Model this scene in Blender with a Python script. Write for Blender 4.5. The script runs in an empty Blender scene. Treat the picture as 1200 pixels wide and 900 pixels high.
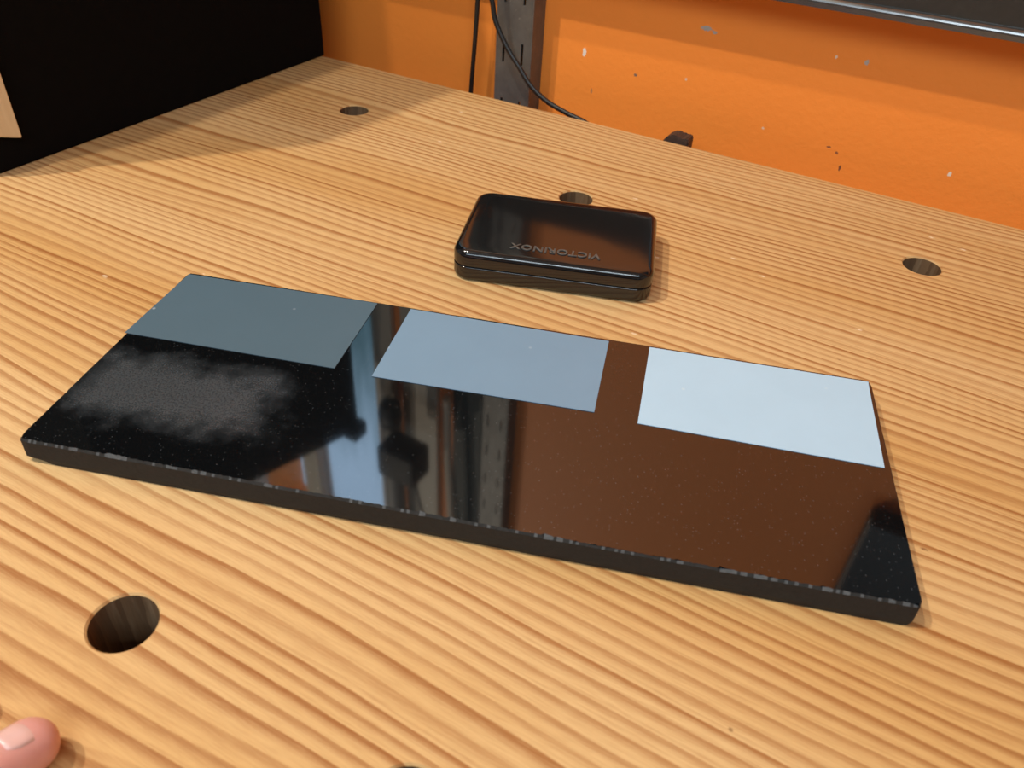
import bpy, bmesh, math, random
from mathutils import Vector, Matrix

random.seed(7)
R = math.radians
sc = bpy.context.scene
COL = sc.collection

# ------------------------------------------------------------------ camera
# bench top is z = 0; the camera stands 20 cm above it
cam_d = bpy.data.cameras.new('camera')
cam_d.sensor_fit = 'HORIZONTAL'
cam_d.sensor_width = 36.0
cam_d.lens = 936.0 / 1200.0 * 36.0
cam_d.clip_start = 0.01
cam_d.dof.use_dof = True
cam_d.dof.focus_distance = 0.36
cam_d.dof.aperture_fstop = 20.0
cam = bpy.data.objects.new('camera', cam_d)
COL.objects.link(cam)
cam.matrix_world = (Matrix.Translation((0, 0, 0.2)) @ Matrix.Rotation(R(90 - 38.5), 4, 'X')
                    @ Matrix.Rotation(R(3.75), 4, 'Z'))
sc.camera = cam

# ------------------------------------------------------------------ world: pale daylight outside the window
world = bpy.data.worlds.new('world')
sc.world = world
world.use_nodes = True
bg = world.node_tree.nodes['Background']
bg.inputs['Color'].default_value = (0.52, 0.74, 1.0, 1)
bg.inputs['Strength'].default_value = 5.2

# ------------------------------------------------------------------ lamps of the workshop
ANG = R(-27.087)                       # the bench and the wall behind it are turned by this


def lamp(name, kind, loc, energy, color, aim=None, **kw):
    d = bpy.data.lights.new(name, kind)
    d.energy = energy
    d.color = color
    for k, v in kw.items():
        setattr(d, k, v)
    o = bpy.data.objects.new(name, d)
    COL.objects.link(o)
    o.location = loc
    if aim is not None:
        o.rotation_euler = aim
    return o


WARM = (1.0, 0.885, 0.72)
COOL = (0.85, 0.94, 1.0)
lamp('ceiling_spot', 'SPOT', (-0.472, 0.219, 1.30), 23.0, WARM, (0, R(-6), 0), shadow_soft_size=0.016, spot_size=R(120), spot_blend=0.6)
lamp('ceiling_spot', 'SPOT', (-0.785, 0.177, 1.30), 45.0, WARM, (0, R(-28), 0), shadow_soft_size=0.016, spot_size=R(120), spot_blend=0.6)
lamp('front_light', 'AREA', (-0.35, -1.37, 1.30), 15.0, (0.72, 0.88, 1.0), (R(53), 0, 0), shape='RECTANGLE', size=2.0, size_y=0.42)
lamp('tube_light', 'AREA', (0.00, -0.95, 1.30), 7.0, COOL, (R(45), 0, 0), shape='RECTANGLE', size=1.2, size_y=0.04)

# ------------------------------------------------------------------ colour management
vs = sc.view_settings
vs.view_transform = 'Standard'
vs.look = 'None'
vs.exposure = 0.0
vs.gamma = 1.0
vs.use_curve_mapping = False

# ------------------------------------------------------------------ helpers


class NT:
    """small node-tree builder"""

    def __init__(self, name):
        self.mat = bpy.data.materials.new(name)
        self.mat.use_nodes = True
        self.t = self.mat.node_tree
        self.n = self.t.nodes
        self.b = self.n['Principled BSDF']

    def link(self, a, b):
        self.t.links.new(a, b)

    def put(self, sock, v):
        if isinstance(v, bpy.types.NodeSocket):
            self.link(v, sock)
        else:
            sock.default_value = v

    def obj(self):
        return self.n.new('ShaderNodeTexCoord').outputs['Object']

    def m(self, op, a, b=0.0, c=0.0, clamp=False):
        x = self.n.new('ShaderNodeMath')
        x.operation = op
        x.use_clamp = clamp
        for i, v in enumerate((a, b, c)):
            self.put(x.inputs[i], v)
        return x.outputs[0]

    def sep(self, v):
        x = self.n.new('ShaderNodeSeparateXYZ')
        self.link(v, x.inputs[0])
        return x.outputs

    def comb(self, a, b, c):
        x = self.n.new('ShaderNodeCombineXYZ')
        for i, v in enumerate((a, b, c)):
            self.put(x.inputs[i], v)
        return x.outputs[0]

    def scale(self, v, s):
        x = self.n.new('ShaderNodeVectorMath')
        x.operation = 'MULTIPLY'
        self.link(v, x.inputs[0])
        x.inputs[1].default_value = s
        return x.outputs[0]

    def noise(self, v, scale=1.0, detail=2.0, rough=0.5):
        x = self.n.new('ShaderNodeTexNoise')
        self.link(v, x.inputs['Vector'])
        x.inputs['Scale'].default_value = scale
        x.inputs['Detail'].default_value = detail
        x.inputs['Roughness'].default_value = rough
        return x.outputs['Fac']

    def voro(self, v, scale=1.0, out='Distance'):
        x = self.n.new('ShaderNodeTexVoronoi')
        self.link(v, x.inputs['Vector'])
        x.inputs['Scale'].default_value = scale
        return x.outputs[out]

    def smooth(self, v, lo, hi, a=0.0, b=1.0):
        x = self.n.new('ShaderNodeMapRange')
        x.interpolation_type = 'SMOOTHSTEP'
        self.put(x.inputs[0], v)
        for i, q in enumerate((lo, hi, a, b)):
            x.inputs[i + 1].default_value = q
        return x.outputs[0]

    def mix(self, f, a, b):
        x = self.n.new('ShaderNodeMix')
        x.data_type = 'RGBA'
        self.put(x.inputs[0], f)
        for s, v in ((6, a), (7, b)):
            if isinstance(v, tuple) and len(v) == 3:
                v = (*v, 1.0)
            self.put(x.inputs[s], v)
        return x.outputs[2]

    def bump(self, h, strength=0.2, dist=0.001):
        x = self.n.new('ShaderNodeBump')
        x.inputs['Strength'].default_value = strength
        x.inputs['Distance'].default_value = dist
        self.link(h, x.inputs['Height'])
        self.link(x.outputs[0], self.b.inputs['Normal'])

    def set(self, **kw):
        for k, v in kw.items():
            s = self.b.inputs[k.replace('_', ' ')]
            if isinstance(v, tuple) and len(v) == 3:
                v = (*v, 1.0)
            self.put(s, v)
        return self


def plain(name, col, rough=0.5, metal=0.0, var=0.12, scale=60.0, bump=0.0, **kw):
    """one-colour material with a little procedural mottling"""
    t = NT(name)
    f = t.noise(t.obj(), scale, 4.0, 0.6)
    lo = tuple(c * (1 - var) for c in col)
    hi = tuple(min(1.0, c * (1 + var)) for c in col)
    t.set(Base_Color=t.mix(f, lo, hi), Roughness=rough, Metallic=metal, **kw)
    if bump:
        t.bump(f, bump, 0.0005)
    return t.mat


def link_mesh(name, bm, mats, parent=None, smooth=False, loc=None, rot=None):
    bmesh.ops.recalc_face_normals(bm, faces=bm.faces[:])
    me = bpy.data.meshes.new(name)
    bm.to_mesh(me)
    bm.free()
    for m in (mats if isinstance(mats, (list, tuple)) else [mats]):
        me.materials.append(m)
    if smooth:
        for p in me.polygons:
            p.use_smooth = True
    o = bpy.data.objects.new(name, me)
    COL.objects.link(o)
    if parent:
        o.parent = parent
    if loc is not None:
        o.location = loc
    if rot is not None:
        o.rotation_euler = rot
    return o


def empty(name, loc=(0, 0, 0), rz=0.0):
    o = bpy.data.objects.new(name, None)
    o.empty_display_size = 0.02
    COL.objects.link(o)
    o.location = loc
    o.rotation_euler = (0, 0, rz)
    return o


def tag(o, label=None, cat=None, group=None, kind=None):
    for k, v in (('label', label), ('category', cat), ('group', group), ('kind', kind)):
        if v:
            o[k] = v
    return o


def add_box(bm, x0, x1, y0, y1, z0, z1, mi=0):
    vs_ = [bm.verts.new((x, y, z)) for x in (x0, x1) for y in (y0, y1) for z in (z0, z1)]
    fs = []
    for q in ((0, 1, 3, 2), (4, 6, 7, 5), (0, 4, 5, 1), (2, 3, 7, 6), (0, 2, 6, 4), (1, 5, 7, 3)):
        f = bm.faces.new([vs_[i] for i in q])
        f.material_index = mi
        fs.append(f)
    return vs_


def bevel_all(bm, w, seg=2):
    bmesh.ops.bevel(bm, geom=bm.edges[:], offset=w, segments=seg, profile=0.5, affect='EDGES', clamp_overlap=True)


def bevel_box(*a, w=0.002, seg=2):
    bm = bmesh.new()
    add_box(bm, *a)
    bevel_all(bm, w, seg)
    return bm


def rings_to_mesh(bm, rings, cap0=True, cap1=True, mi=0):
    vv = [[bm.verts.new(p) for p in ring] for ring in rings]
    n = len(vv[0])
    for a, b in zip(vv[:-1], vv[1:]):
        for i in range(n):
            f = bm.faces.new((a[i], a[(i + 1) % n], b[(i + 1) % n], b[i]))
            f.material_index = mi
    if cap0:
        bm.faces.new(vv[0][::-1]).material_index = mi
    if cap1:
        bm.faces.new(vv[-1]).material_index = mi
    return vv


def tube_bm(pts, r, n=12, steps=8):
    """round tube along a Catmull-Rom curve; r is a number or a list per control point"""
    P = [Vector(p) for p in pts]
    rr = r if isinstance(r, (list, tuple)) else [r] * len(P)
    path, rad = [], []
    for i in range(len(P) - 1):
        p0, p1, p2, p3 = P[max(i - 1, 0)], P[i], P[i + 1], P[min(i + 2, len(P) - 1)]
        for k in range(steps):
            t = k / steps
            path.append(0.5 * ((2 * p1) + (p2 - p0) * t + (2 * p0 - 5 * p1 + 4 * p2 - p3) * t * t
                               + (3 * p1 - p0 - 3 * p2 + p3) * t ** 3))
            rad.append(rr[i] * (1 - t) + rr[i + 1] * t)
    path.append(P[-1])
    rad.append(rr[-1])
    bm = bmesh.new()
    rings = []
    up = Vector((0.3, 0.2, 0.9)).normalized()
    for i, p in enumerate(path):
        d = (path[min(i + 1, len(path) - 1)] - path[max(i - 1, 0)]).normalized()
        a = d.cross(up)
        if a.length < 1e-4:
            a = d.cross(Vector((1, 0, 0)))
        a.normalize()
        b = d.cross(a)
        up = a.cross(d)
        rings.append([p + (a * math.cos(q) + b * math.sin(q)) * rad[i] for q in
                      [2 * math.pi * k / n for k in range(n)]])
    rings_to_mesh(bm, rings)
    return bm


# ------------------------------------------------------------------ materials
def wood_bench():
    t = NT('bench_pine')
    p = t.obj()
    x, y, z = t.sep(p)
    broad = t.noise(t.comb(t.m('MULTIPLY', x, 2.6), t.m('MULTIPLY', y, 9.0), 0.0), 1.0, 2.0, 0.45)
    fine = t.noise(t.comb(t.m('MULTIPLY', x, 16.0), t.m('MULTIPLY', y, 45.0), 3.0), 1.0, 1.5, 0.5)
    dens = t.noise(t.comb(t.m('MULTIPLY', x, 0.7), t.m('MULTIPLY', y, 22.0), 9.0), 1.0, 2.0, 0.5)
    yy = t.m('ADD', y, t.m('MULTIPLY', t.m('SUBTRACT', broad, 0.5), 0.030))
    yy = t.m('ADD', yy, t.m('MULTIPLY', t.m('SUBTRACT', fine, 0.5), 0.0020))
    ph = t.m('ADD', t.m('MULTIPLY', yy, 185.0), t.m('MULTIPLY', dens, 5.0))
    cell = t.m('FLOOR', ph)
    fr = t.m('FRACT', ph)
    wn = t.n.new('ShaderNodeTexWhiteNoise')
    wn.noise_dimensions = '1D'
    t.link(cell, wn.inputs['W'])
    rnd = wn.outputs['Value']
    rise = t.smooth(fr, 0.20, 0.84)
    fall = t.smooth(fr, 0.90, 1.0, 1.0, 0.0)
    late = t.m('MULTIPLY', t.m('POWER', rise, 1.5), fall)
    late = t.m('MULTIPLY', late, t.m('ADD', 0.45, t.m('MULTIPLY', rnd, 0.55)))
    # thinner false rings in between
    fr2 = t.m('FRACT', t.m('ADD', t.m('MULTIPLY', ph, 2.37), t.m('MULTIPLY', fine, 1.5)))
    late2 = t.m('MULTIPLY', t.smooth(fr2, 0.45, 0.85), t.smooth(fr2, 0.88, 1.0, 0.34, 0.0))
    late = t.m('MAXIMUM', late, t.m('MULTIPLY', late2, t.smooth(dens, 0.35, 0.65)))
    fib = t.noise(t.comb(t.m('MULTIPLY', x, 110.0), t.m('MULTIPLY', y, 1700.0), 0.0), 1.0, 3.0, 0.6)
    late = t.m('MULTIPLY', late, t.smooth(fib, 0.25, 0.6, 0.72, 1.0))
    patch = t.noise(t.comb(t.m('MULTIPLY', x, 3.0), t.m('MULTIPLY', y, 14.0), 5.0), 1.0, 3.0, 0.55)
    early = t.mix(t.smooth(patch, 0.3, 0.7), (0.62, 0.375, 0.145), (0.70, 0.480, 0.235))
    dark = t.mix(t.smooth(patch, 0.3, 0.7), (0.28, 0.092, 0.018), (0.33, 0.125, 0.032))
    c = t.mix(late, early, dark)
    fibm = t.smooth(fib, 0.35, 0.75, 0.0, 0.30)
    c = t.mix(fibm, c, (0.40, 0.19, 0.07))
    # dings and specks
    wv = t.scale(p, (58.0, 117.0, 1.0))
    vd = t.voro(wv, 1.0)
    vc = t.sep(t.voro(wv, 1.0, 'Color'))
    vd = t.m('ADD', vd, t.m('MULTIPLY', t.m('SUBTRACT', t.noise(p, 700.0, 3.0, 0.6), 0.5), 0.22))
    ding = t.m('MULTIPLY', t.smooth(vd, 0.03, 0.12, 1.0, 0.0), t.smooth(vc[0], 0.91, 0.93))
    c = t.mix(t.m('MULTIPLY', ding, 0.65), c, (0.92, 0.80, 0.60))
    speck = t.m('MULTIPLY', t.smooth(vd, 0.03, 0.08, 1.0, 0.0), t.smooth(vc[1], 0.90, 0.92))
    c = t.mix(t.m('MULTIPLY', speck, 0.7), c, (0.20, 0.09, 0.035))
    t.set(Base_Color=c, Roughness=t.m('ADD', 0.46, t.m('MULTIPLY', fib, 0.16)))
    t.b.inputs['Specular IOR Level'].default_value = 0.22
    t.bump(t.m('ADD', t.m('MULTIPLY', late, 0.5), t.m('MULTIPLY', fib, 0.5)), 0.22, 0.0006)
    return t.mat


def hole_wood():
    t = NT('dog_hole_wood')
    p = t.obj()
    x, y, z = t.sep(p)
    f = t.noise(t.comb(t.m('MULTIPLY', x, 300.0), t.m('MULTIPLY', y, 300.0), t.m('MULTIPLY', z, 30.0)), 1.0, 4.0, 0.6)
    rng = t.m('FRACT', t.m('ADD', t.m('MULTIPLY', y, 265.0), f))
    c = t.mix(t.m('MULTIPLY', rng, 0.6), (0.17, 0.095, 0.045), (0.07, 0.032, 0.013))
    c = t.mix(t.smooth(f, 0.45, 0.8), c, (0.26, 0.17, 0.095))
    t.set(Base_Color=c, Roughness=0.7)
    t.bump(f, 0.4, 0.001)
    return t.mat


def orange_wall():
    t = NT('orange_paint')
    p = t.obj()
    x, y, z = t.sep(p)
    a = t.noise(p, 6.0, 3.0, 0.5)
    c = t.mix(a, (0.93, 0.270, 0.036), (0.98, 0.310, 0.046))
    # chips and dents in the paint, each with its own place on the wall
    for (sx, sz, rx, rz, col) in (
            (-0.2418, 0.0308, 0.0015, 0.0032, (0.85, 0.80, 0.72)), (-0.1562, 0.0618, 0.0040, 0.0017, (0.42, 0.40, 0.38)),
            (-0.1505, 0.0602, 0.0022, 0.0010, (0.42, 0.40, 0.38)), (-0.0526, 0.0598, 0.0016, 0.0016, (0.45, 0.42, 0.38)),
            (-0.2005, 0.0227, 0.0014, 0.0014, (0.24, 0.15, 0.10)), (-0.0711, 0.0594, 0.0010, 0.0010, (0.85, 0.66, 0.50)),
            (-0.0596, 0.0043, 0.0016, 0.0007, (0.30, 0.10, 0.04)), (-0.0535, 0.0015, 0.0012, 0.0012, (0.30, 0.10, 0.04)),
            (-0.0488, -0.0077, 0.0008, 0.0020, (0.20, 0.07, 0.03)), (0.0154, 0.0049, 0.0013, 0.0016, (0.85, 0.75, 0.60)),
            (-0.1637, 0.0272, 0.0010, 0.0010, (0.80, 0.55, 0.38)), (-0.1045, 0.0066, 0.0011, 0.0009, (0.82, 0.55, 0.35)),
            (-0.233, 0.0045, 0.0008, 0.0020, (0.45, 0.20, 0.08))):
        dx = t.m('MULTIPLY', t.m('SUBTRACT', x, sx), 1 / rx)
        dz = t.m('MULTIPLY', t.m('SUBTRACT', z, sz), 1 / rz)
        d = t.m('SQRT', t.m('ADD', t.m('MULTIPLY', dx, dx), t.m('MULTIPLY', dz, dz)))
        d = t.m('ADD', d, t.m('MULTIPLY', t.m('SUBTRACT', t.noise(p, 900.0, 2.0), 0.5), 1.4))
        c = t.mix(t.smooth(d, 0.75, 1.05, 1.0, 0.0), c, col)
    t.set(Base_Color=c, Roughness=0.55)
    t.bump(t.noise(p, 220.0, 4.0, 0.6), 0.25, 0.0012)
    return t.mat


def granite_top():
    t = NT('polished_black_granite')
    p = t.obj()
    x, y, z = t.sep(p)
    f = t.noise(p, 1400.0, 3.0, 0.6)
    vd = t.voro(p, 1000.0)
    vc = t.sep(t.voro(p, 1000.0, 'Color'))
    sp = t.m('MULTIPLY', t.smooth(vd, 0.10, 0.32, 1.0, 0.0), t.smooth(vc[0], 0.60, 1.0))
    c = t.mix(f, (0.0015, 0.0019, 0.0023), (0.0055, 0.0066, 0.0078))
    c = t.mix(t.m('MULTIPLY', sp, 0.55), c, (0.085, 0.095, 0.105))
    # a dull, dusty rubbed patch towards the left end
    w = t.m('MULTIPLY', t.m('SUBTRACT', t.noise(p, 55.0, 4.0, 0.6), 0.5), 0.030)
    ex = t.smooth(t.m('ADD', t.m('ABSOLUTE', t.m('SUBTRACT', x, -0.108)), w), 0.026, 0.045, 1.0, 0.0)
    ey = t.smooth(t.m('ADD', t.m('ABSOLUTE', t.m('SUBTRACT', y, -0.0215)), w),
                  0.009, 0.023, 1.0, 0.0)
    dust = t.m('MULTIPLY', t.m('MULTIPLY', ex, ey), t.smooth(f, 0.25, 0.65, 0.45, 1.0))
    c = t.mix(t.m('MULTIPLY', dust, 0.85), c, (0.056, 0.067, 0.077))
    t.set(Base_Color=c, Roughness=t.m('ADD', 0.045, t.m('MULTIPLY', dust, 0.30)), IOR=1.75)
    return t.mat


def film_mat(name, col, rough):
    t = NT(name)
    p = t.obj()
    a = t.noise(p, 40.0, 4.0, 0.6)
    g = t.noise(p, 2200.0, 2.0, 0.6)
    c = t.mix(a, tuple(q * 0.94 for q in col), tuple(min(1, q * 1.05) for q in col))
    vd = t.voro(p, 140.0)
    vc = t.sep(t.voro(p, 140.0, 'Color'))
    sp = t.m('MULTIPLY', t.smooth(vd, 0.05, 0.14, 1.0, 0.0), t.smooth(vc[0], 0.90, 0.94))
    c = t.mix(t.m('MULTIPLY', sp, 0.30), c, (0.75, 0.82, 0.86))
    t.set(Base_Color=c, Roughness=rough)
    t.b.inputs['Specular IOR Level'].default_value = 0.35
    t.bump(g, 0.08, 0.0002)
    return t.mat


def skin_mat():
    t = NT('skin')
    p = t.obj()
    f = t.noise(p, 160.0, 4.0, 0.6)
    c = t.mix(f, (0.70, 0.33, 0.30), (0.80, 0.46, 0.43))
    t.set(Base_Color=c, Roughness=0.45)
    t.b.inputs['Subsurface Weight'].default_value = 0.25
    t.b.inputs['Subsurface Radius'].default_value = (1.0, 0.35, 0.2)
    t.b.inputs['Subsurface Scale'].default_value = 0.003
    t.bump(t.noise(p, 900.0, 3.0, 0.6), 0.15, 0.0003)
    return t.mat


def steel_mat():
    t = NT('dark_steel')
    p = t.obj()
    f = t.noise(p, 90.0, 5.0, 0.65)
    g = t.noise(t.scale(p, (1, 1, 0.12)), 500.0, 3.0, 0.6)
    c = t.mix(f, (0.105, 0.100, 0.094), (0.225, 0.220, 0.210))
    sc_ = t.m('MULTIPLY', t.smooth(t.noise(p, 260.0, 3.0, 0.7), 0.66, 0.74), 0.5)
    c = t.mix(sc_, c, (0.55, 0.52, 0.48))
    t.set(Base_Color=c, Roughness=t.m('ADD', 0.40, t.m('MULTIPLY', g, 0.25)), Metallic=0.6)
    return t.mat


M = {
    'bench': wood_bench(), 'hole': hole_wood(), 'orange': orange_wall(),
    'granite': granite_top(),
    'granite_side': plain('honed_black_granite', (0.012, 0.0118, 0.0112), 0.75, var=0.6, scale=700.0, bump=0.4),
    'granite_chip': plain('chipped_granite', (0.075, 0.082, 0.088), 0.85, var=0.5, scale=900.0, bump=0.6),
    'film_dark': film_mat('dark_grey_film', (0.075, 0.130, 0.175), 0.50),
    'film_mid': film_mat('mid_grey_film', (0.185, 0.305, 0.440), 0.5),
    'film_white': film_mat('white_film', (0.430, 0.635, 0.825), 0.5),
    'skin': skin_mat(),
    'nail': plain('fingernail', (0.82, 0.56, 0.54), 0.3, var=0.05, scale=300.0),
    'sleeve': plain('dark_sleeve_cloth', (0.03, 0.035, 0.05), 0.9, var=0.4, scale=500.0, bump=0.5),
    'box': plain('glossy_black_plastic', (0.0060, 0.0064, 0.0072), 0.10, var=0.3, scale=300.0, IOR=1.65),
    'lip': plain('glossy_grey_enamel', (0.030, 0.030, 0.030), 0.20, var=0.25, scale=160.0, IOR=2.3),
    'greyboard': plain('grey_green_board', (0.045, 0.058, 0.054), 0.6, var=0.5, scale=45.0),
    'letter': plain('glint_grey_letters', (0.085, 0.085, 0.080), 0.30, var=0.95, scale=420.0, bump=0.6),  # glints on the letter strokes put into the mottled grey base colour
    'panel': plain('matt_black_board', (0.0022, 0.0021, 0.0021), 0.9, var=0.5, scale=120.0, bump=0.2, Specular_IOR_Level=0.12),
    'rawwood': None,
    'steel': steel_mat(),
    'shelf': plain('grey_enamelled_steel', (0.046, 0.044, 0.041), 0.22, 0.3, var=0.25, scale=160.0),
    'cable': plain('black_rubber', (0.010, 0.0105, 0.011), 0.42, var=0.2, scale=300.0),
    'knob': plain('dark_brown_iron', (0.045, 0.028, 0.022), 0.6, var=0.4, scale=300.0, bump=0.4),
    'white': plain('white_paint', (0.72, 0.71, 0.68), 0.6, var=0.03, scale=8.0),
    'cream': plain('cream_paint', (0.62, 0.56, 0.46), 0.5, var=0.06, scale=40.0),
    'floor': plain('grey_concrete', (0.22, 0.21, 0.20), 0.8, var=0.2, scale=9.0),
    'black': plain('black_laminate', (0.010, 0.011, 0.012), 0.4, var=0.3, scale=60.0),
    'toolblack': plain('black_rubber_head', (0.012, 0.011, 0.011), 0.6, var=0.3, scale=60.0),
    'greytube': plain('grey_plastic', (0.25, 0.24, 0.22), 0.5, var=0.1, scale=60.0),
    'tin': plain('galvanised_lamp_metal', (0.5, 0.5, 0.5), 0.4, 0.8, scale=60.0),
}


def raw_wood():
    t = NT('raw_plywood')
    p = t.obj()
    x, y, z = t.sep(p)
    f = t.noise(t.comb(t.m('MULTIPLY', x, 260.0), t.m('MULTIPLY', y, 260.0), t.m('MULTIPLY', z, 22.0)), 1.0, 4.0, 0.6)
    c = t.mix(f, (0.66, 0.52, 0.30), (0.84, 0.72, 0.48))
    vd = t.voro(p, 210.0)
    vc = t.sep(t.voro(p, 210.0, 'Color'))
    c = t.mix(t.m('MULTIPLY', t.m('MULTIPLY', t.smooth(vd, 0.1, 0.3, 1.0, 0.0), t.smooth(vc[0], 0.8, 0.86)), 0.7),
              c, (0.22, 0.14, 0.08))
    t.set(Base_Color=c, Roughness=0.7)
    t.bump(f, 0.2, 0.0005)
    return t.mat


def pane_mat():
    """window glass, tinted darker in streaks towards the sill"""
    t = NT('tinted_window_glass')
    out = t.n['Material Output']
    tr = t.n.new('ShaderNodeBsdfTransparent')
    gl = t.n.new('ShaderNodeBsdfGlossy')
    gl.inputs['Roughness'].default_value = 0.4
    p = t.obj()
    x, y, z = t.sep(p)
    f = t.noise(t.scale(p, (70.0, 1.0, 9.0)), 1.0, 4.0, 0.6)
    sill_tint = t.smooth(t.m('ADD', z, t.m('MULTIPLY', t.m('SUBTRACT', f, 0.5), 0.22)), 0.24, 0.60, 1.0, 0.0)
    t.link(t.mix(sill_tint, (0.95, 0.96, 0.97), (0.30, 0.375, 0.36)), tr.inputs['Color'])  # glass tint goes darker towards the sill
    mx = t.n.new('ShaderNodeMixShader')
    mx.inputs[0].default_value = 0.01
    t.link(tr.outputs[0], mx.inputs[1])
    t.link(gl.outputs[0], mx.inputs[2])
    t.link(mx.outputs[0], out.inputs['Surface'])
    return t.mat


M['rawwood'] = raw_wood()
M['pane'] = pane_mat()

# ------------------------------------------------------------------ room shell
# local frame of bench and room: x runs along the wall, y towards it; turned by ANG about the origin
WALL = 0.553
X0, X1, Y0, Z0, Z1 = -2.1, 2.1, -2.6, -0.9, 1.6
WIN = (-0.72, -0.447, 0.140, 0.80)           # x0, x1, z0, z1 of the window in the back wall


def struct(name, bm, m, parent=None, **kw):
    o = link_mesh(name, bm, m, parent, **kw)
    if not parent:
        o.rotation_euler = (0, 0, ANG)
    o['kind'] = 'structure'
    return o


bm = bmesh.new()
wx0, wx1, wz0, wz1 = WIN
for (a, b, c, d) in ((X0, wx0, Z0, Z1), (wx1, X1, Z0, Z1), (wx0, wx1, Z0, wz0), (wx0, wx1, wz1, Z1)):
    add_box(bm, a, b, WALL, WALL + 0.12, c, d)
bmesh.ops.remove_doubles(bm, verts=bm.verts[:], dist=1e-5)
struct('wall_back', bm, M['orange'])
bm = bmesh.new(); add_box(bm, X0 - 0.1, X0, Y0, WALL, Z0, Z1); struct('wall_left', bm, M['white'])
bm = bmesh.new(); add_box(bm, X1, X1 + 0.1, Y0, WALL, Z0, Z1); struct('wall_right', bm, M['white'])
bm = bmesh.new(); add_box(bm, X0 - 0.1, X1 + 0.1, Y0 - 0.1, Y0, Z0, Z1); struct('wall_front', bm, M['white'])
bm = bmesh.new(); add_box(bm, X0 - 0.1, X1 + 0.1, Y0 - 0.1, WALL + 0.12, Z1, Z1 + 0.1); struct('ceiling', bm, M['white'])
bm = bmesh.new(); add_box(bm, X0 - 0.1, X1 + 0.1, Y0 - 0.1, WALL + 0.12, Z0 - 0.1, Z0); struct('floor', bm, M['floor'])

win = empty('window_1', (0, 0, 0), ANG)
win['kind'] = 'structure'
bm = bmesh.new()
fy0, fy1 = WALL + 0.004, WALL + 0.030
for (a, b, c, d) in ((wx0, wx0 + 0.02, wz0, wz1), (wx1 - 0.012, wx1, wz0, wz1), (wx0 + 0.02, wx1 - 0.012, wz0, wz0 + 0.012),
                     (wx0 + 0.02, wx1 - 0.012, wz1 - 0.02, wz1)):
    add_box(bm, a, b, fy0, fy1, c, d)
link_mesh('window_frame', bm, M['cream'], win)
link_mesh('mullion', bevel_box(-0.590, -0.563, fy0 - 0.004, fy1 - 0.004, wz0 + 0.012, wz1 - 0.02, w=0.003), M['cream'], win)
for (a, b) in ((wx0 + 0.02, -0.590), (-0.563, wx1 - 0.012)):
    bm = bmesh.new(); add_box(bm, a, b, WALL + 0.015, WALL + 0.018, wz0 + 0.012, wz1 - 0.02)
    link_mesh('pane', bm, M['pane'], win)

for n_, (a, b) in enumerate(((-0.443, -0.424), (-0.412, -0.368), (-0.347, -0.312)), 1):
    struct('trim_%d' % n_, bevel_box(a, b, WALL - 0.008, WALL, 0.15, 0.95, w=0.001), M['greyboard'] if n_ == 3 else M['cream'])

# ------------------------------------------------------------------ the bench
HOLES = [(-0.3537, 0.4272), (-0.1677, 0.3931), (0.0167, 0.4270), (-0.1541, 0.0686), (-0.0561, 0.0685)]
HR = 0.0096
BX0, BX1, BY0, BY1, BT = -0.80, 0.95, -0.10, 0.5085, 0.075
bench = empty('workbench', (0, 0, -0.9), ANG)
tag(bench, 'light pine workbench with round dog holes along the orange wall', 'workbench')
bm = bmesh.new()
NS = 40
ec = 0.0022


def rect_loop(z, inset):
    return [bm.verts.new((x, y, z)) for x, y in ((BX0 + inset, BY0 + inset), (BX1 - inset, BY0 + inset),
                                                (BX1 - inset, BY1 - inset), (BX0 + inset, BY1 - inset))]


def loop_edges(v):
    return [bm.edges.new((v[i], v[(i + 1) % len(v)])) for i in range(len(v))]


top, mid, low = rect_loop(0, ec), rect_loop(-ec, 0), rect_loop(-BT, 0)
for a, b in ((top, mid), (mid, low)):
    for i in range(4):
        bm.faces.new((a[i], a[(i + 1) % 4], b[(i + 1) % 4], b[i]))
te = [bm.edges.get((top[i], top[(i + 1) % 4])) for i in range(4)]
le = [bm.edges.get((low[i], low[(i + 1) % 4])) for i in range(4)]
for hx, hy in HOLES:
    L = []
    for r_, z_ in ((HR + 0.0006, 0.0), (HR, -0.0007), (HR, -BT)):
        L.append([bm.verts.new((hx + r_ * math.cos(2 * math.pi * k / NS), hy + r_ * math.sin(2 * math.pi * k / NS), z_))
                  for k in range(NS)])
    for j, (a, b) in enumerate(zip(L[:-1], L[1:])):
        for i in range(NS):
            f = bm.faces.new((a[i], a[(i + 1) % NS], b[(i + 1) % NS], b[i]))
            f.material_index = j
    te += [bm.edges.get((L[0][i], L[0][(i + 1) % NS])) for i in range(NS)]
    le += [bm.edges.get((L[2][i], L[2][(i + 1) % NS])) for i in range(NS)]
bmesh.ops.triangle_fill(bm, edges=te, use_beauty=True, use_dissolve=False)
bmesh.ops.triangle_fill(bm, edges=le, use_beauty=True, use_dissolve=False)
link_mesh('bench_top', bm, [M['bench'], M['hole']], bench, loc=(0, 0, 0.9))
for lx in (BX0 + 0.06, BX1 - 0.06):
    for ly in (BY0 + 0.05, BY1 - 0.05):
        link_mesh('leg', bevel_box(lx - 0.04, lx + 0.04, ly - 0.04, ly + 0.04, 0.0, 0.9 - BT, w=0.004), M['bench'], bench)

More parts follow.
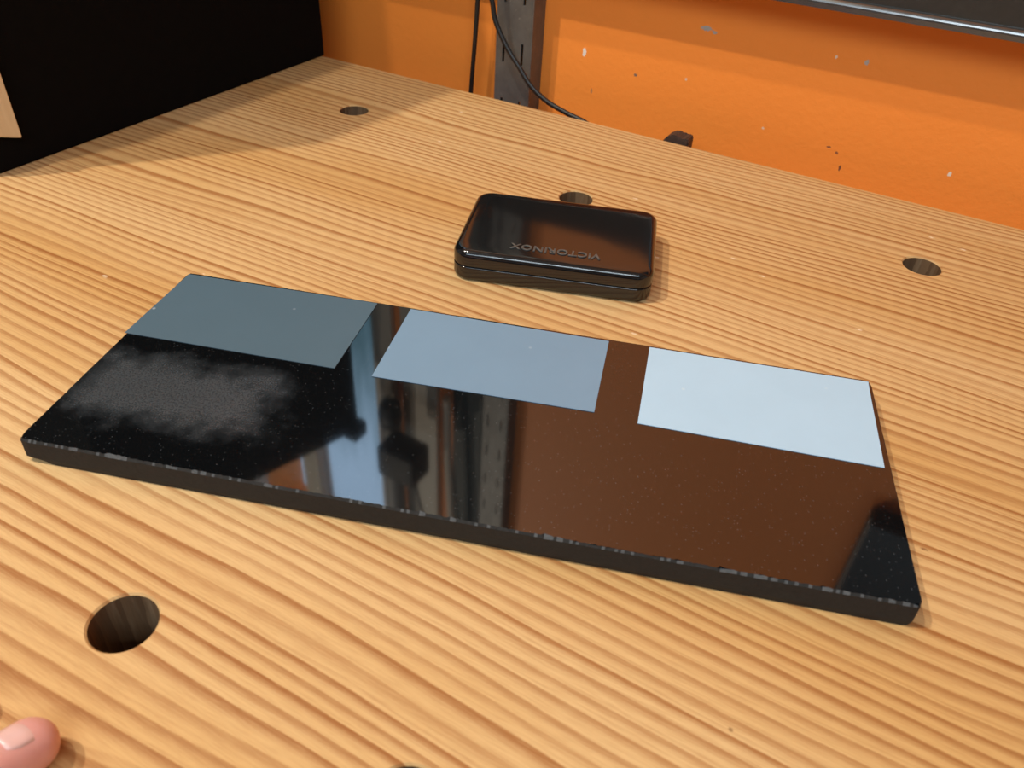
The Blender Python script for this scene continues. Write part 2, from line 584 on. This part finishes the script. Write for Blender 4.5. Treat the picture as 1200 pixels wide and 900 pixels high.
# ------------------------------------------------------------------ granite plate
PZ = 0.0100
quad = [(-0.14703, 0.30356), (0.14296, 0.25611), (0.12461, 0.14689), (-0.16510, 0.19193)]   # TL TR BR BL
PC = Vector((-0.0112, 0.2246, 0.0))
PA = math.atan2(0.25611 - 0.30356, 0.14296 + 0.14703)
rotm = Matrix.Rotation(-PA, 2)
lq = [rotm @ (Vector(q) - PC.xy) for q in quad]
plate = empty('granite_plate', PC, PA)
tag(plate, 'long polished black granite slab with chipped front edge, lying on the bench', 'stone slab')
bm = bmesh.new()
# outline, densely sampled; order TL -> BL -> BR -> TR, small corner rounding
corn = [lq[0], lq[3], lq[2], lq[1]]
out, side = [], []
for i in range(4):
    a, b = corn[i], corn[(i + 1) % 4]
    n = max(2, int((b - a).length / 0.0010))
    for k in range(n):
        out.append(a.lerp(b, k / n))
        side.append(i)
cen = sum(corn, Vector((0, 0))) / 4
rnd = random.Random(3)


def inward(p, i, d):
    a, b = corn[i], corn[(i + 1) % 4]
    e = (b - a).normalized()
    nrm = Vector((-e.y, e.x))
    return p + nrm * d


rings = [[], [], [], []]
chipv = 0.0
chips = []
for p, i in zip(out, side):
    if rnd.random() < 0.09:
        chipv = rnd.random() ** 2 * (0.0016 if i == 1 else 0.0003)
    chipv *= 0.6
    inn = 0.00045 + chipv + rnd.random() * 0.00035 * (1 if i == 1 else 0.4)
    chips.append(inn)
    q = p
    # soften the corners a little
    for c_ in corn:
        d = (p - c_).length
        if d < 0.003:
            q = p + (cen - c_).normalized() * (0.003 - d) * 0.35
    bot = q
    dl = (p - corn[1]).length
    rings[0].append((*inward(q, i, inn), PZ))
    rings[1].append((*q, PZ - 0.0006 - inn * 0.35))
    rings[2].append((*inward(q, i, -0.0002), 0.0022))
    lift = max(0.0, 1 - dl / 0.010)
    rings[3].append((*(bot + (cen - bot).normalized() * (0.0006 + 0.006 * lift ** 1.5)), 0.0))
vv = [[bm.verts.new(p) for p in r_] for r_ in rings]
n = len(out)
for j in range(3):
    for k in range(n):
        f = bm.faces.new((vv[j][k], vv[j][(k + 1) % n], vv[j + 1][(k + 1) % n], vv[j + 1][k]))
        if j == 0:
            f.material_index = 2 if (side[k] == 1 and (chips[k] > 0.0008 or rnd.random() < 0.22)) else 1
        else:
            f.material_index = 1
bm.faces.new(vv[0]).material_index = 0
bm.faces.new(vv[3][::-1]).material_index = 1
bmesh.ops.triangulate(bm, faces=[f for f in bm.faces if len(f.verts) > 4])
slab = link_mesh('slab', bm, [M['granite'], M['granite_side'], M['granite_chip']], plate)


# ------------------------------------------------------------------ three sheets of abrasive film on the plate
def film(pts, m, label, z=PZ):
    t_ = 0.00022
    P = [Vector(p) + Vector((-0.0001, -0.0007)) for p in pts]
    c = sum(P, Vector((0, 0))) / len(P)
    bm = bmesh.new()
    rings_to_mesh(bm, [[(*(p - c), 0.0) for p in P], [(*(p - c), t_) for p in P]])
    o = link_mesh('abrasive_sheet', bm, m, loc=(c.x, c.y, z + 0.00003))
    return tag(o, label, 'sheet', 'abrasive sheets on the granite slab')


film([(-0.14605, 0.30244), (-0.15506, 0.25596), (-0.06838, 0.24182), (-0.05991, 0.28881)], M['film_dark'],
     'dark slate grey rectangular sheet at the left end of the black slab')
film([(-0.04519, 0.28613), (-0.05343, 0.23848), (0.03101, 0.22589), (0.03897, 0.27193)], M['film_mid'],
     'mid blue grey rectangular sheet in the middle of the black slab')
film([(0.05560, 0.26952), (0.04665, 0.22122), (0.13185, 0.20610), (0.13905, 0.2440), (0.14062, 0.2520), (0.14142, 0.25556)],
     M['film_white'], 'white rectangular sheet at the right end of the black slab')

# ------------------------------------------------------------------ glossy black case
case = empty('case', (0.0187, 0.3562, 0.0), R(-7.4))
tag(case, 'small glossy black hinged case with rounded corners, lying behind the slab', 'case')


def rrect(hx, hy, r, z, n=8):
    r = max(0.0005, r)
    pts = []
    for cx, cy, a0 in ((hx - r, hy - r, 0), (-hx + r, hy - r, 90), (-hx + r, -hy + r, 180), (hx - r, -hy + r, 270)):
        for k in range(n + 1):
            a = R(a0 + 90 * k / n)
            pts.append((cx + r * math.cos(a), cy + r * math.sin(a), z))
    return pts


HX, HY, CR = 0.0474, 0.0338, 0.0085


def shell(z0, z1, r0, r1, name):
    """rounded tray between z0 and z1; r0 and r1 round its lower and upper rim"""
    bm = bmesh.new()
    rg = []
    for k in range(7):
        a = R(90 * k / 6)
        d = r0 * (1 - math.sin(a))
        rg.append(rrect(HX - d, HY - d, CR - d, z0 + r0 * (1 - math.cos(a))))
    for k in range(7):
        a = R(90 * k / 6)
        d = r1 * (1 - math.cos(a))
        rg.append(rrect(HX - d, HY - d, CR - d, z1 - r1 * (1 - math.sin(a))))
    if r1 > 0.002:                                # slightly domed lid
        for k in range(1, 6):
            d = r1 + 0.005 * k
            rg.append(rrect(HX - d, HY - d, max(CR - r1, 0.004), z1 + 0.00005 * k))
    rings_to_mesh(bm, rg)
    o = link_mesh(name, bm, M['box'], case, smooth=True)
    return o


shell(0.0, 0.0076, 0.0026, 0.0006, 'case_base')
lid = shell(0.0079, 0.0158, 0.0006, 0.0034, 'lid')
bm = bmesh.new()
rings_to_mesh(bm, [rrect(HX - 0.0007, HY - 0.0007, CR - 0.0007, z) for z in (0.0070, 0.0084)])
link_mesh('hinge_seam', bm, M['box'], case)
# raised lettering, upside down as seen from the camera
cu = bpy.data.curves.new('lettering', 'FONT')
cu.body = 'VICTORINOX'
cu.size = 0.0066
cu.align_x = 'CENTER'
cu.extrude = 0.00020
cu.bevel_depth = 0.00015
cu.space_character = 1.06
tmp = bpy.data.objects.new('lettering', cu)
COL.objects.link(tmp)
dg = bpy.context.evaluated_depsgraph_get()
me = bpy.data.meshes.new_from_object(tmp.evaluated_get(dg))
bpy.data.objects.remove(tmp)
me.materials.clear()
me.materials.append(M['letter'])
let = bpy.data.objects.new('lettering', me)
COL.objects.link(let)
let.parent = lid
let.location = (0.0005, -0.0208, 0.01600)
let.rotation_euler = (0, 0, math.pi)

# ------------------------------------------------------------------ black cabinet standing at the left
P0 = Vector((-0.1662, 0.6567)); Q0 = Vector((-0.2915, 0.4080))
bd = (Q0 - P0).normalized()                   # from the wall end towards the front
board = empty('black_cabinet', (P0.x, P0.y, 0.0), math.atan2(bd.y, bd.x))
tag(board, 'large matt black cabinet with a raw wood corner strip, at upper left of the bench', 'cabinet')
bm = bmesh.new()
TH = 0.160                                     # face is at local y = 0, thickness goes to the far (left) side
prof = [(0.0, 0.0), (0.284, 0.0), (0.284, 0.327), (0.0, 0.422)]
rings_to_mesh(bm, [[(x, -0.0 - TH * s, z) for x, z in prof] for s in (0, 1)])
bmesh.ops.bevel(bm, geom=bm.edges[:], offset=0.0012, segments=2, affect='EDGES')
link_mesh('cabinet_body', bm, M['panel'], board)
bm = bmesh.new()
pr = [(0.2612, 0.0162), (0.2850, 0.0245), (0.2850, 0.095), (0.2612, 0.095)]
rings_to_mesh(bm, [[(x, y, z) for x, z in pr] for y in (-0.001, 0.0035)])
bmesh.ops.bevel(bm, geom=bm.edges[:], offset=0.0006, segments=2, affect='EDGES')
link_mesh('raw_wood_strip', bm, M['rawwood'], board)
bm = bevel_box(-0.010, 0.012, -0.014, 0.004, 0.412, 0.432, w=0.003)
link_mesh('corner_bracket', bm, M['panel'], board)

# ------------------------------------------------------------------ slotted steel upright on the wall
up = empty('shelf_upright', (0, 0, 0), ANG)
tag(up, 'dark grey slotted steel shelf upright fixed to the orange wall behind the cables', 'shelf upright')
ux0, ux1, uf = -0.3050, -0.2756, WALL - 0.018
bm = bmesh.new()
zlo, zhi = -0.25, 1.25
cols = [(-0.2996, -0.2977), (-0.2842, -0.2823)]
pitch, sl, s0 = 0.0414, 0.0152, 0.0172
zs = [zlo]
k = math.ceil((zlo + 0.02 - s0) / pitch)
while s0 + k * pitch + sl < zhi - 0.01:
    zs += [s0 + k * pitch, s0 + k * pitch + sl]
    k += 1
zs.append(zhi)
xs = [ux0, cols[0][0], cols[0][1], cols[1][0], cols[1][1], ux1]
for j in range(len(zs) - 1):
    for i in range(5):
        if j % 2 == 1 and i in (1, 3):
            continue
        q = [(xs[i], zs[j]), (xs[i + 1], zs[j]), (xs[i + 1], zs[j + 1]), (xs[i], zs[j + 1])]
        bm.faces.new([bm.verts.new((a, uf, b)) for a, b in q])
bmesh.ops.remove_doubles(bm, verts=bm.verts[:], dist=1e-6)
r_ = bmesh.ops.extrude_face_region(bm, geom=bm.faces[:])
for v in r_['geom']:
    if isinstance(v, bmesh.types.BMVert):
        v.co.y += 0.0016
link_mesh('slotted_face', bm, M['steel'], up)
for a, b in ((ux0 - 0.0003, ux0 + 0.0015), (ux1 - 0.0015, ux1 + 0.0003)):
    link_mesh('side_flange', bevel_box(a, b, uf - 0.0003, WALL, zlo, zhi, w=0.0005), M['steel'], up)

# ------------------------------------------------------------------ steel shelf edge at upper right
shf = empty('steel_rail', (0, 0, 0), ANG)
tag(shf, 'dark grey steel rail with a shiny rounded lip on the wall at top right', 'rail')
sy = WALL - 0.024
prof = [(0.0, 0.0900), (0.0, 0.0925)]
for k in range(7):
    a = R(180 - 90 * k / 6)
    prof.append((0.0036 + 0.0036 * math.cos(a), 0.0925 + 0.0036 * math.sin(a)))
prof += [(0.0044, 0.0959), (0.0048, 0.0950), (0.0048, 0.0920), (0.0012, 0.0914), (0.0012, 0.0900)]
bm = bmesh.new()
rings_to_mesh(bm, [[(x, sy + a, z) for a, z in prof] for x in (-0.42, 0.95)])
link_mesh('rolled_lip', bm, M['lip'], shf)
bm = bmesh.new()
prof = [(0.0046, 0.0944), (0.0052, 0.1330), (0.0060, 0.1330), (0.0057, 0.0924), (0.0046, 0.0924)]
rings_to_mesh(bm, [[(x, sy + a, z) for a, z in prof] for x in (-0.42, 0.95)])
link_mesh('rail_back', bm, M['shelf'], shf)
for x in (0.42, 0.90):
    link_mesh('bracket', bevel_box(x - 0.0012, x + 0.0012, sy + 0.0056, WALL, 0.108, 0.130, w=0.0004), M['steel'], shf)

# ------------------------------------------------------------------ black cables


def wl(s, y, z):
    return Vector((s, y, z))


def cable(pts, r, label):
    bm = tube_bm(pts, r, 12, 8)
    o = link_mesh('cable', bm, M['cable'], smooth=True, rot=(0, 0, ANG))
    return tag(o, label, 'cable')


cy = 0.538
cable([(-0.318, cy, 0.32), (-0.3195, cy, 0.16), (-0.3235, cy, 0.0554), (-0.3278, cy, -0.0106), (-0.333, cy, -0.09), (-0.34, cy, -0.2)],
      0.0017, 'straight black cable hanging left of the slotted steel upright')
cy = 0.523
cable([(-0.300, cy, 0.32), (-0.3045, cy, 0.16), (-0.3052, cy, 0.090), (-0.3040, cy, 0.0665), (-0.3022, cy, 0.0590), (-0.2993, cy, 0.0478),
       (-0.2894, cy, 0.0322), (-0.2788, cy, 0.0206), (-0.2682, cy, 0.0094), (-0.2549, cy, 0.0012), (-0.2384, cy, -0.0039),
       (-0.2196, cy, -0.0085), (-0.200, cy, -0.020), (-0.185, cy, -0.05), (-0.18, cy, -0.12)],
      0.0018, 'black cable curving across the slotted steel upright and behind the bench')

# ------------------------------------------------------------------ clamp end peeping over the back edge
cl = empty('clamp', (0, 0, 0), ANG)
tag(cl, 'small dark brown clamp end peeping over the back edge of the bench', 'clamp')
bm = bmesh.new()
pr = [(-0.1625, -0.012), (-0.1605, -0.0040), (-0.1580, 0.0005), (-0.1550, 0.0030), (-0.1520, 0.0040), (-0.1495, 0.0036), (-0.1475, 0.0024),
      (-0.1462, 0.0026), (-0.1432, 0.0034), (-0.1418, 0.0022), (-0.1418, -0.012), (-0.148, -0.10), (-0.157, -0.10)]
rings_to_mesh(bm, [[(x, 0.5100 + d, z) for x, z in pr] for d in (0.0, 0.0115)])
bmesh.ops.bevel(bm, geom=bm.edges[:], offset=0.0007, segments=2, affect='EDGES')
link_mesh('clamp_jaw', bm, M['knob'], cl)
bm = tube_bm([(-0.152, 0.5155, -0.085), (-0.152, 0.44, -0.085)], 0.004, 12, 4)
link_mesh('clamp_screw', bm, M['steel'], cl)

# ------------------------------------------------------------------ things on the wall, seen as reflections in the polished slab
cab = empty('wall_cabinet', (0, 0, 0), ANG)
tag(cab, 'black wall cabinet reflected as a dark corner at the right end of the slab', 'cabinet')
link_mesh('cabinet_body', bevel_box(0.0585, 0.55, WALL - 0.016, WALL, 0.292, 0.85, w=0.002), M['black'], cab)
link_mesh('cabinet_door', bevel_box(0.0600, 0.5485, WALL - 0.022, WALL - 0.016, 0.294, 0.848, w=0.001), M['black'], cab)

ml = empty('mallet', (0, 0, 0), ANG)
tag(ml, 'dark headed mallet with pale handle on the wall, seen reflected in the slab', 'mallet')
link_mesh('mallet_head', bevel_box(-0.4000, -0.3540, 0.478, 0.512, 0.398, 0.440, w=0.004), M['toolblack'], ml)
link_mesh('handle', tube_bm([(-0.3405, 0.523, 0.335), (-0.3390, 0.523, 0.42), (-0.3340, 0.523, 0.52), (-0.330, 0.523, 0.68)],
                            [0.0042, 0.0044, 0.0050, 0.0055], 14, 6), M['cream'], ml, smooth=True)
link_mesh('hanging_wire', tube_bm([(-0.378, 0.505, 0.43), (-0.35, 0.520, 0.60), (-0.33, 0.5530, 0.70)], 0.0015, 8, 6), M['cable'], ml)
br = empty('brush', (0, 0, 0), ANG)
tag(br, 'grey tube brush with round black end on the wall, seen reflected in the slab', 'brush')
by = 0.5285
link_mesh('brush_end', tube_bm([(-0.4180, by, 0.380), (-0.4180, by, 0.384), (-0.4178, by, 0.397), (-0.4176, by, 0.407)],
                               [0.006, 0.011, 0.0135, 0.0125], 18, 5), M['toolblack'], br, smooth=True)
link_mesh('brush_handle', tube_bm([(-0.4176, by, 0.407), (-0.417, by, 0.50), (-0.413, by, 0.68)], 0.0115, 18, 6),
          M['greytube'], br, smooth=True)
link_mesh('hook', tube_bm([(-0.413, by, 0.67), (-0.405, 0.538, 0.74), (-0.405, 0.5445, 0.76)], 0.0015, 8, 6), M['cable'], br)

# ------------------------------------------------------------------ left hand, fingertips on the bench
hand = empty('hand', (-0.17, 0.02, 0.0), 0)
tag(hand, 'left hand of a person, one pink fingertip resting on the bench at lower left', 'hand')
bm = bmesh.new()


def ball(c, r, sz=1.0):
    mt = Matrix.Translation(c) @ Matrix.Diagonal((r, r, r * sz, 1))
    bmesh.ops.create_uvsphere(bm, u_segments=12, v_segments=8, radius=1.0, matrix=mt)


def chain(pts, rad, sz=1.0, step=0.45):
    P = [Vector(p) for p in pts]
    for i in range(len(P) - 1):
        m_ = max(2, int((P[i + 1] - P[i]).length / (step * min(rad[i], rad[i + 1]))))
        for k in range(m_ + 1):
            t = k / m_
            ball(P[i].lerp(P[i + 1], t), rad[i] * (1 - t) + rad[i + 1] * t, sz)


HC = Vector((-0.17, 0.02, 0.0))
ax = Vector((0.42, 0.905, 0)).normalized()
lf = Vector((-ax.y, ax.x, 0))
tip1 = Vector((-0.1097, 0.0912, 0.0072))


def finger(tip, knuckle, r0, r1, lift):
    a, b = Vector(tip), Vector(knuckle)
    d = b - a
    j1 = a + d * 0.27 + Vector((0, 0, lift * 0.45))
    j2 = a + d * 0.58 + Vector((0, 0, lift))
    chain([a, j1, j2, b], [r0, r0 * 1.12, r1, r1 * 1.12])
    return a, j1


# index, middle, ring, little (the last three lie further left), then the thumb
wrist = tip1 - ax * 0.175 + lf * 0.012 + Vector((0, 0, 0.034))
ks = [tip1 - ax * 0.078 + Vector((0, 0, 0.020)) - lf * 0.002,
      tip1 - ax * 0.076 + Vector((0, 0, 0.022)) + lf * 0.018,
      tip1 - ax * 0.081 + Vector((0, 0, 0.021)) + lf * 0.037,
      tip1 - ax * 0.090 + Vector((0, 0, 0.018)) + lf * 0.054]
tips = [tip1, tip1 + lf * 0.0275 - ax * 0.0025 + Vector((0, 0, 0.0004)), tip1 + lf * 0.051 - ax * 0.008, tip1 + lf * 0.074 - ax * 0.030]
rads = [(0.0071, 0.0088), (0.0073, 0.0090), (0.0070, 0.0086), (0.0061, 0.0074)]
nail_at = None
for i in range(4):
    a, j = finger(tips[i], ks[i], rads[i][0], rads[i][1], 0.007)
    if i == 0:
        nail_at = (a, j)
for kq in ks:                                   # palm: chains from every knuckle to the wrist
    chain([kq, wrist + (kq - ks[1]) * 0.35], [0.0110, 0.0150])
chain([ks[0], ks[3]], [0.011, 0.009])
chain([ks[0].lerp(wrist, 0.5), ks[3].lerp(wrist, 0.5)], [0.0130, 0.012])
tb = wrist - lf * 0.012 + ax * 0.022 + Vector((0, 0, -0.006))
chain([wrist, tb, tb - lf * 0.030 + ax * 0.030 + Vector((0, 0, -0.012)), tb - lf * 0.034 + ax * 0.060 + Vector((0, 0, -0.0195))],
      [0.018, 0.0150, 0.0098, 0.0082])
elbow = wrist - ax * 0.16 + Vector((0, 0, 0.05))
chain([wrist, elbow], [0.0205, 0.030])
for v in bm.verts:
    v.co -= HC
body = link_mesh('hand_body', bm, M['skin'], hand, smooth=True)
md = body.modifiers.new('remesh', 'REMESH')
md.mode = 'VOXEL'
md.voxel_size = 0.0013
md.use_smooth_shade = True
ms = body.modifiers.new('smooth', 'SMOOTH')
ms.factor = 0.5
ms.iterations = 14
# nail on the visible fingertip
a, j = nail_at
fd = (a - j).normalized()
sd = Vector((0, 0, 1)).cross(fd).normalized()
nu = fd.cross(sd).normalized()
if nu.z < 0:
    nu = -nu
bm = bmesh.new()
grid = []
for iu in range(9):
    row = []
    for iv in range(9):
        u_, v_ = iu / 8 * 2 - 1, iv / 8 * 2 - 1
        ln = 0.0048 * u_
        ev = math.sqrt(max(0.0, 1 - 0.55 * abs(u_) ** 2.5))
        wv_ = 0.0040 * v_ * ev
        hgt = math.sqrt(0.0073 ** 2 - wv_ ** 2) + 0.042 * (0.0030 - ln) - 0.0003 * v_ ** 4
        pnt = a - fd * 0.0030 + fd * ln + sd * wv_ + nu * (hgt - 0.0016 * max(0, u_) ** 2 - 0.00035)
        row.append(bm.verts.new(pnt - HC))
    grid.append(row)
for iu in range(8):
    for iv in range(8):
        bm.faces.new((grid[iu][iv], grid[iu + 1][iv], grid[iu + 1][iv + 1], grid[iu][iv + 1]))
nl = link_mesh('nail', bm, M['nail'], hand, smooth=True)
so = nl.modifiers.new('thickness', 'SOLIDIFY')
so.thickness = 0.0002
sleeve = tube_bm([elbow + ax * 0.06 - Vector((0, 0, 0.0187)) - HC, elbow - HC, elbow - ax * 0.12 + Vector((0, 0, 0.06)) - HC],
                 [0.036, 0.042, 0.048], 24, 8)
link_mesh('sleeve', sleeve, M['sleeve'], hand, smooth=True)
